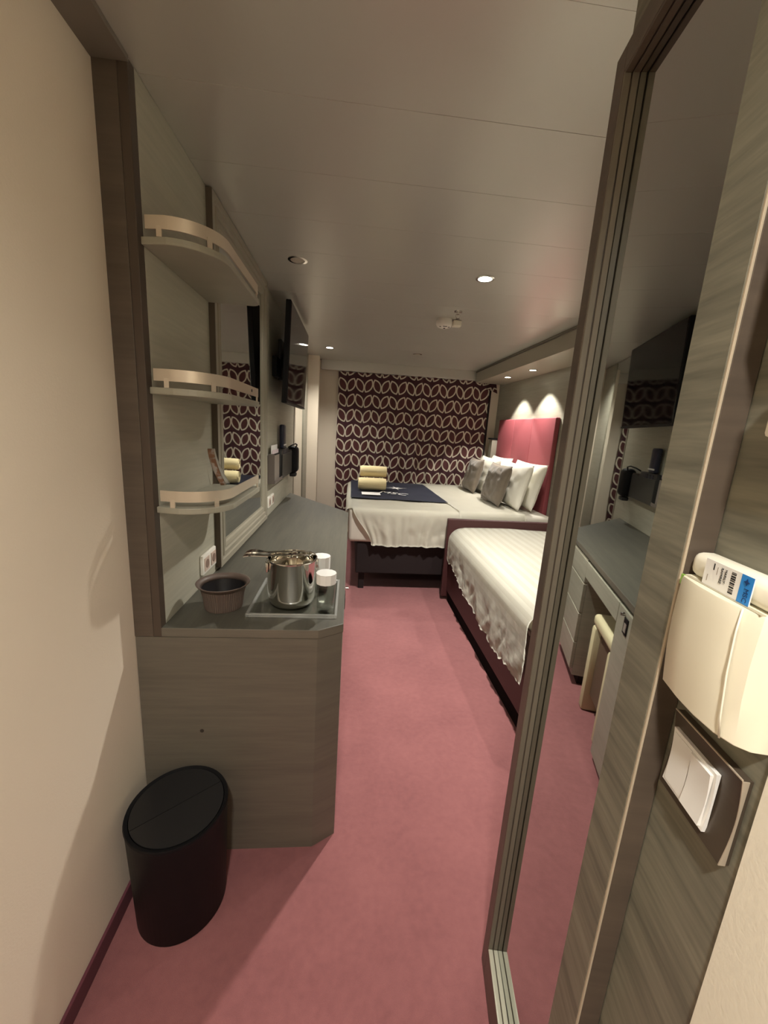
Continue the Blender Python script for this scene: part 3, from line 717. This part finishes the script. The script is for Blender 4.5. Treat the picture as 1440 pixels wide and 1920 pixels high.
# ================================================================== double bed by the curtain
def smooth01(t): t = max(0, min(1, t)); return t * t * (3 - 2 * t)
BX0, BX1, BY0, BY1, BZ = -.02, 1.735, 3.13, 4.80, .735
bd = empty('double_bed', (.9, 3.97, 0), 'double bed made up in white linen against red headboard wall', 'bed')
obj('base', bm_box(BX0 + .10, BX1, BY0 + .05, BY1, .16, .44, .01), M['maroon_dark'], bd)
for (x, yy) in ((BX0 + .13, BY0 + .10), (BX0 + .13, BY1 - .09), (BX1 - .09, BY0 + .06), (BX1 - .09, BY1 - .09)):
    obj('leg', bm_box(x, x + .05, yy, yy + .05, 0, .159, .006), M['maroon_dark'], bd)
obj('mattress', bm_box(BX0 + .022, BX1 + .02, BY0 + .022, BY1, .441, BZ - .012, .035, 4), M['linen_shade'], bd, 40)
def rounded_drop(o, r):
    """o: cloth distance past the edge start; returns (out, down)"""
    q = r * math.pi / 2
    if o < q: a = o / r; return (r * math.sin(a), r * (1 - math.cos(a)))
    return (r, r + o - q)
def duvet():
    r = .05; nL, nT = 26, 70
    xa, xb = BX0 + r, .98
    # b runs from the near hem up over the top to the far edge
    hem = .335
    def fn(u, v):
        L = hem + (BY1 - BY0 - r) ; b = v * L; o = hem - b
        x = xa + (xb - xa) * u; z = BZ; yy = BY0 + r - o if o < 0 else BY0 + r
        yy = BY0 + r + max(0, -o)
        if o > 0:
            ou, dn = rounded_drop(o, r); yy = BY0 + r - ou; z = BZ - dn
            k = smooth01(o / hem)
            x += .17 * k * (1 - u) ** 2.0
            fl = .026 * k * (math.sin(u * 24 + 2.5 * k * (1.2 - u) + ns(u * 4) * 3) + .6 * math.sin(u * 51 + 4 * k))
            yy -= abs(fl) * .8 + .004; z += .012 * ns(u * 6, 3) * k
            yy -= .020 * k * ns(u * 7 + k * 2.5, k * 2) + .010 * k * ns(u * 18 - k * 3, k * 4, 3)
        else:
            z += .006 * ns(x * 4, yy * 4) + .003 * ns(x * 14, yy * 9)
        return Vector((x, yy, z))
    bm = bm_grid(fn, 80, 90, .006)
    obj('duvet', bm, M['linen'], bd, True)
    # foot side of the cover, tucked around the corner
    def ft(u, v):
        L = .28 + .06; o = .28 - v * L
        x = xa + max(0, -o); z = BZ
        yy = BY0 + r * .6 + (BY1 - BY0 - r) * u
        if o > 0:
            ou, dn = rounded_drop(o, r); x = xa - ou - .004 + .006 * ns(yy * 7, o * 5); z = BZ - dn
        return Vector((x, yy, z - .004))
    obj('foot_cover', bm_grid(ft, 40, 24, .004), M['linen'], bd, True)
    # turned-down sheet nearer the pillows, lying a little proud
    def sh(u, v):
        hem2 = .30; L = hem2 + (BY1 - BY0 - r); b = v * L; o = hem2 - b
        x = .93 + (1.50 - .93) * u - .10 * smooth01(v) * (1 - u); z = BZ + .009; yy = BY0 + r + max(0, -o)
        if o > 0: ou, dn = rounded_drop(o, r + .009); yy = BY0 + r - ou; z = BZ + .009 - dn; yy -= .004 + .006 * abs(math.sin(u * 20)) * smooth01(o / hem2)
        z += .004 * ns(x * 9, yy * 6, 2)
        return Vector((x, yy, z))
    obj('turned_sheet', bm_grid(sh, 30, 60, .006), M['linen'], bd, True)
duvet()
hb = empty('headboard', (XR - .03, 4.03, .3), 'tall padded red headboard with vertical seams behind the pillows', 'headboard')
for (a, b) in ((3.36, 3.81), (3.813, 4.25), (4.253, 4.70)):
    obj('padded_panel', bm_box(XR - .045, XR - .001, a, b, .40, 1.57, .010, 3), M['red'], hb, 40)
# navy runner with print
def runner(u, v):
    x = .015 + .87 * u + (.03 * (1 - v)) * u; yy = 3.56 + 1.20 * v - .05 * u
    return Vector((x, yy, BZ + .013 + .003 * ns(x * 5, yy * 5) ))
rn = empty('bed_runner', (.45, 4.15, BZ), 'navy blue blanket runner across foot of double bed', 'bed runner')
obj('cloth', bm_grid(runner, 30, 30, .008), M['navy'], rn, True)
# white print on the runner: star emblem and lettering
zt = BZ + .0235
sp_ = []
for k in range(16):
    a = R(k * 22.5 + 10); rr = (.125 if k % 4 == 0 else .08) if k % 2 == 0 else .026
    sp_.append((.50 + rr * math.cos(a), 4.20 + rr * math.sin(a)))
obj('star_print', bm_prism(sp_, zt, zt + .0006), M['paper'], rn)
obj('lettering', text_bm('MSC', .15, Matrix.Translation((.44, 3.84, zt)) @ Matrix.Rotation(R(-24), 4, 'Z'), .0004), M['paper'], rn)
# rolled towels
def towel(x0, x1, y, z, r, label, grp):
    e = empty('rolled_towel', ((x0 + x1) / 2, y, z - r), label, 'towel', grp)
    bm = bmesh.new(); n = 40; rows = []
    for i in range(13):
        t_ = i / 12; x = x0 + (x1 - x0) * t_
        k = 1 - .10 * (abs(2 * t_ - 1) ** 8)
        rows.append([bm.verts.new((x, y + r * 1.12 * k * math.cos(2 * math.pi * q / n), z + r * k * math.sin(2 * math.pi * q / n) * .96)) for q in range(n)])
    for a, b in zip(rows, rows[1:]):
        for q in range(n): bm.faces.new((a[q], a[(q + 1) % n], b[(q + 1) % n], b[q]))
    bm.faces.new(rows[0][::-1]); bm.faces.new(rows[-1]); bmesh.ops.recalc_face_normals(bm, faces=bm.faces)
    obj('roll', bm, M['towel'], e, 40)
    sp = [(x0 - .001, y + (r * (.95 - .8 * q / 60)) * math.cos(q * .32), z + (r * (.9 - .78 * q / 60)) * math.sin(q * .32)) for q in range(60)]
    obj('spiral_end', bm_tube(sp, .0025, 5), M['towel'], e, True)
    obj('hem', bm_box(x0 + .004, x1 - .004, y - r * 1.13, y - r * 1.02, z - r * .12, z - r * .02, .002), M['towel'], e)
towel(.09, .37, 3.99, BZ + .022 + .065, .065, 'rolled yellow towel lying on navy runner under another towel', 'yellow towels on the double bed')
towel(.105, .375, 4.06, BZ + .022 + .185, .060, 'rolled yellow towel on top of the other towel', 'yellow towels on the double bed')
cd = obj('note_card', bm_box(.12, .30, 3.68, 3.84, BZ + .0245, BZ + .0255, 0), M['paper'])
tag(cd, 'white paper card lying on navy runner before the towels', 'card')
ln = obj('printed_line', bm_box(.125, .295, 3.815, 3.83, BZ + .0256, BZ + .0259, 0), M['paper_grey'], cd)

# ------------------------------------------------------------------ pillows
def pillow(name, w_, h_, th, mat, loc, lean, yaw, label, cat, grp, seed=0, wr=.006, tilt=0):
    e = empty(name, loc, label, cat, grp)
    N = 26
    def surf(sg):
        def fn(u, v):
            a, b = 2 * u - 1, 2 * v - 1
            pin = 1 - .07 * (1 - abs(a) ** 2) * abs(b) ** 3
            pin2 = 1 - .07 * (1 - abs(b) ** 2) * abs(a) ** 3
            T = th / 2 * (max(0, (1 - a ** 4)) ** .55) * (max(0, (1 - b ** 4)) ** .55)
            T += wr * ns(a * 3 + seed, b * 3, seed) * (1 - max(abs(a), abs(b)) ** 3) + wr * .6 * ns(a * 8 + seed, b * 5, 7) * (1 - max(abs(a), abs(b)) ** 4)
            x = sg * T
            sag = -.02 * (1 - b) / 2
            return Vector((x, a * w_ / 2 * pin2, h_ / 2 * b * pin + h_ / 2))
        return fn
    bm = bmesh.new()
    for sg in (-1, 1):
        tmp = bm_grid(surf(sg), N, N); bm = join(bm, tmp)
    bmesh.ops.remove_doubles(bm, verts=bm.verts, dist=.0008); bmesh.ops.recalc_face_normals(bm, faces=bm.faces)
    mt = Matrix.Translation(loc) @ Matrix.Rotation(R(yaw), 4, 'Z') @ Matrix.Rotation(R(lean), 4, 'Y') @ Matrix.Rotation(R(tilt), 4, 'X')
    bmesh.ops.transform(bm, matrix=mt, verts=bm.verts)
    obj('cushion' if cat == 'cushion' else 'pillow_body', bm, mat, e, True)
    pts = []
    for (a, b) in [(-1 + 2 * i / 12, -1) for i in range(12)] + [(1, -1 + 2 * i / 12) for i in range(12)] + [(1 - 2 * i / 12, 1) for i in range(12)] + [(-1, 1 - 2 * i / 12) for i in range(12)]:
        pin = 1 - .07 * (1 - abs(a) ** 2) * abs(b) ** 3; pin2 = 1 - .07 * (1 - abs(b) ** 2) * abs(a) ** 3
        pts.append(mt @ Vector((0, a * w_ / 2 * pin2, h_ / 2 * b * pin + h_ / 2)))
    obj('seam', bm_tube(pts, .0022, 6, closed=True), mat, e, True)
    return e
PZ = BZ + .012
L_ = 13
pillow('pillow', .64, .42, .115, M['pillow'], (1.605, 3.59, PZ), L_, 0, 'white pillow against red headboard in the near pillow stack', 'pillow', 'white bed pillows', 1)
pillow('pillow', .64, .41, .115, M['pillow'], (1.475, 3.57, PZ), L_, 0, 'white pillow between taupe cushion and rear pillow, near stack', 'pillow', 'white bed pillows', 2)
pillow('pillow', .58, .42, .115, M['pillow'], (1.605, 4.32, PZ), L_, 0, 'white pillow against red headboard in the pillow stack beside curtain', 'pillow', 'white bed pillows', 3)
pillow('pillow', .58, .41, .115, M['pillow'], (1.475, 4.30, PZ), L_, 0, 'white pillow between taupe cushion and rear pillow, beside curtain', 'pillow', 'white bed pillows', 4)
pillow('cushion', .50, .38, .105, M['taupe'], (1.350, 3.64, PZ + .002), L_, 0, 'taupe velvet cushion with creases before the near pillow stack', 'cushion', 'taupe cushions', 5, .016)
pillow('cushion', .42, .38, .105, M['taupe'], (1.350, 4.36, PZ + .002), L_, 0, 'taupe velvet cushion before the pillow stack beside curtain', 'cushion', 'taupe cushions', 6, .013)

# bedside wall unit
bu = empty('bedside_unit', (1.75, 4.79, 1.05), 'pale grey wall unit with black top beside headboard', 'bedside unit')
obj('body', bm_box(1.70, XR - .001, 4.72, 4.82, 1.06, 1.335, .003), M['soffit'], bu)
obj('top', bm_box(1.685, XR - .001, 4.71, 4.825, 1.3355, 1.352, .002), M['black'], bu)

# ================================================================== single bed
SX0, SY0, SY1 = .845, 1.38, 3.07
s1 = empty('single_bed', (1.3, 2.2, 0), 'single bed with maroon frame and white striped cover along entrance side', 'bed')
obj('side_board', bm_box(SX0, SX0 + .03, SY0, SY1 - .041, .09, .50, .006), M['maroon'], s1)
obj('side_board', bm_box(1.755, 1.785, SY0, SY1 - .041, .09, .50, .006), M['maroon'], s1)
obj('end_board', bm_box(SX0 - .04, 1.785, SY1 - .04, SY1, .03, .70, .008, 3), M['maroon'], s1)
obj('end_board', bm_box(SX0, 1.785, SY0 - .041, SY0 - .001, .03, .50, .008, 3), M['maroon'], s1)
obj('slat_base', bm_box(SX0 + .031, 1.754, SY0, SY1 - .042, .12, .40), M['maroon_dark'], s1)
obj('base_block', bm_box(SX0 + .012, 1.75, SY0 + .01, SY1 - .05, 0, .0895), plain('underbed_shade', (.004, .003, .003), .9, Specular_IOR_Level=.1), s1)  # black block filling the void under the bed, its shade painted in
obj('mattress', bm_box(SX0 + .035, 1.75, SY0 + .01, SY1 - .045, .401, .595, .04, 4), M['linen_shade'], s1, 40)
def cover(u, v):
    # u along the bed from the foot to the far end, v from the left hem up across to the wall side
    yy = 1.555 + (3.022 - 1.555) * u
    r = .11; xe = SX0 - .012
    hemz = .355 + (.24 - .355) * smooth01((1 - u) / .75) + (.03 * smooth01((.25 - u) / .25))
    zt_ = .632 + .010 * math.sin(math.pi * u)
    drop = zt_ - hemz; hem = drop - r + r * math.pi / 2
    W = 1.745 - (xe + r); L = hem + W; b = v * L; o = hem - b
    if o > 0:
        ou, dn = rounded_drop(o, r); x = xe + r - ou; z = zt_ - dn
        k = smooth01((o - .1) / (hem - .1))
        crease = .016 * k * ns(u * 9 + o * 3, o * 4, 1) + .012 * k * ns(u * 24 - o * 7, o * 9) + .007 * k * ns(u * 60, o * 30, 5)
        x -= .012 + crease * 1.2
        yy += .010 * k * ns(u * 12, o * 10, 4) - .03 * k * smooth01((.12 - u) / .12)
        z += .022 * k * k * ns(u * 14, 2) + .012 * k * k * ns(u * 40, 6)
    else:
        x = xe + r - o; z = zt_ + .010 * math.sin(math.pi * min(1, (x - xe) / W)) + .004 * ns(x * 5, yy * 4)
        if x > 1.62: z -= (x - 1.62) ** 2 * 2
    f = smooth01((.10 - u) / .10)
    z += .004 * f * ns(v * 20, 8)
    return Vector((x, yy, z))
obj('cover', bm_grid(cover, 120, 90, .007), M['stripe'], s1, True)

# ================================================================== ceiling fittings
sd = empty('smoke_detector', (.585, 2.80, H - .05), 'white round smoke detector with side box on ceiling', 'smoke detector')
obj('base', bm_lathe([(.0001, H), (.05, H), (.05, H - .012), (.0001, H - .012)], .585, 2.80, 36), M['white'], sd, 30)
obj('sensor_head', bm_lathe([(.053, H - .0125), (.054, H - .03), (.046, H - .046), (.02, H - .056), (.0001, H - .057)], .585, 2.80, 36), M['white'], sd, 50)
obj('side_box', bm_box(.64, .70, 2.775, 2.825, H - .040, H - .002, .008, 3), M['ivory2'], sd, 40)
for (dx, dy, w_) in ((-.028, -.02, .006), (0, -.034, .013), (.027, -.02, .006), (.0, -.012, .006)):
    rr = math.hypot(dx, dy); z = H - .0575 + max(0, rr - .015) * .42
    obj('vent_slot', bm_box(.585 + dx - w_, .585 + dx + w_, 2.80 + dy - .003, 2.80 + dy + .003, z - .003, z + .004), M['slot'], sd)
sk = empty('sprinkler_head', (.625, 2.60, H - .045), 'small chrome sprinkler head on ceiling in front of detector', 'sprinkler')
obj('rose', bm_lathe([(.0001, H), (.026, H), (.024, H - .005), (.010, H - .007), (.010, H - .018), (.0001, H - .018)], .625, 2.60, 28), M['chrome'], sk, 40)
obj('arm', bm_tube([(.613, 2.6, H - .0185), (.611, 2.6, H - .03), (.622, 2.6, H - .042)], .002, 6), M['chrome'], sk, True)
obj('arm', bm_tube([(.637, 2.6, H - .0185), (.639, 2.6, H - .03), (.628, 2.6, H - .042)], .002, 6), M['chrome'], sk, True)
obj('deflector', bm_lathe([(.0001, H - .0425), (.013, H - .0425), (.013, H - .044), (.0001, H - .044)], .625, 2.60, 20), M['chrome'], sk)
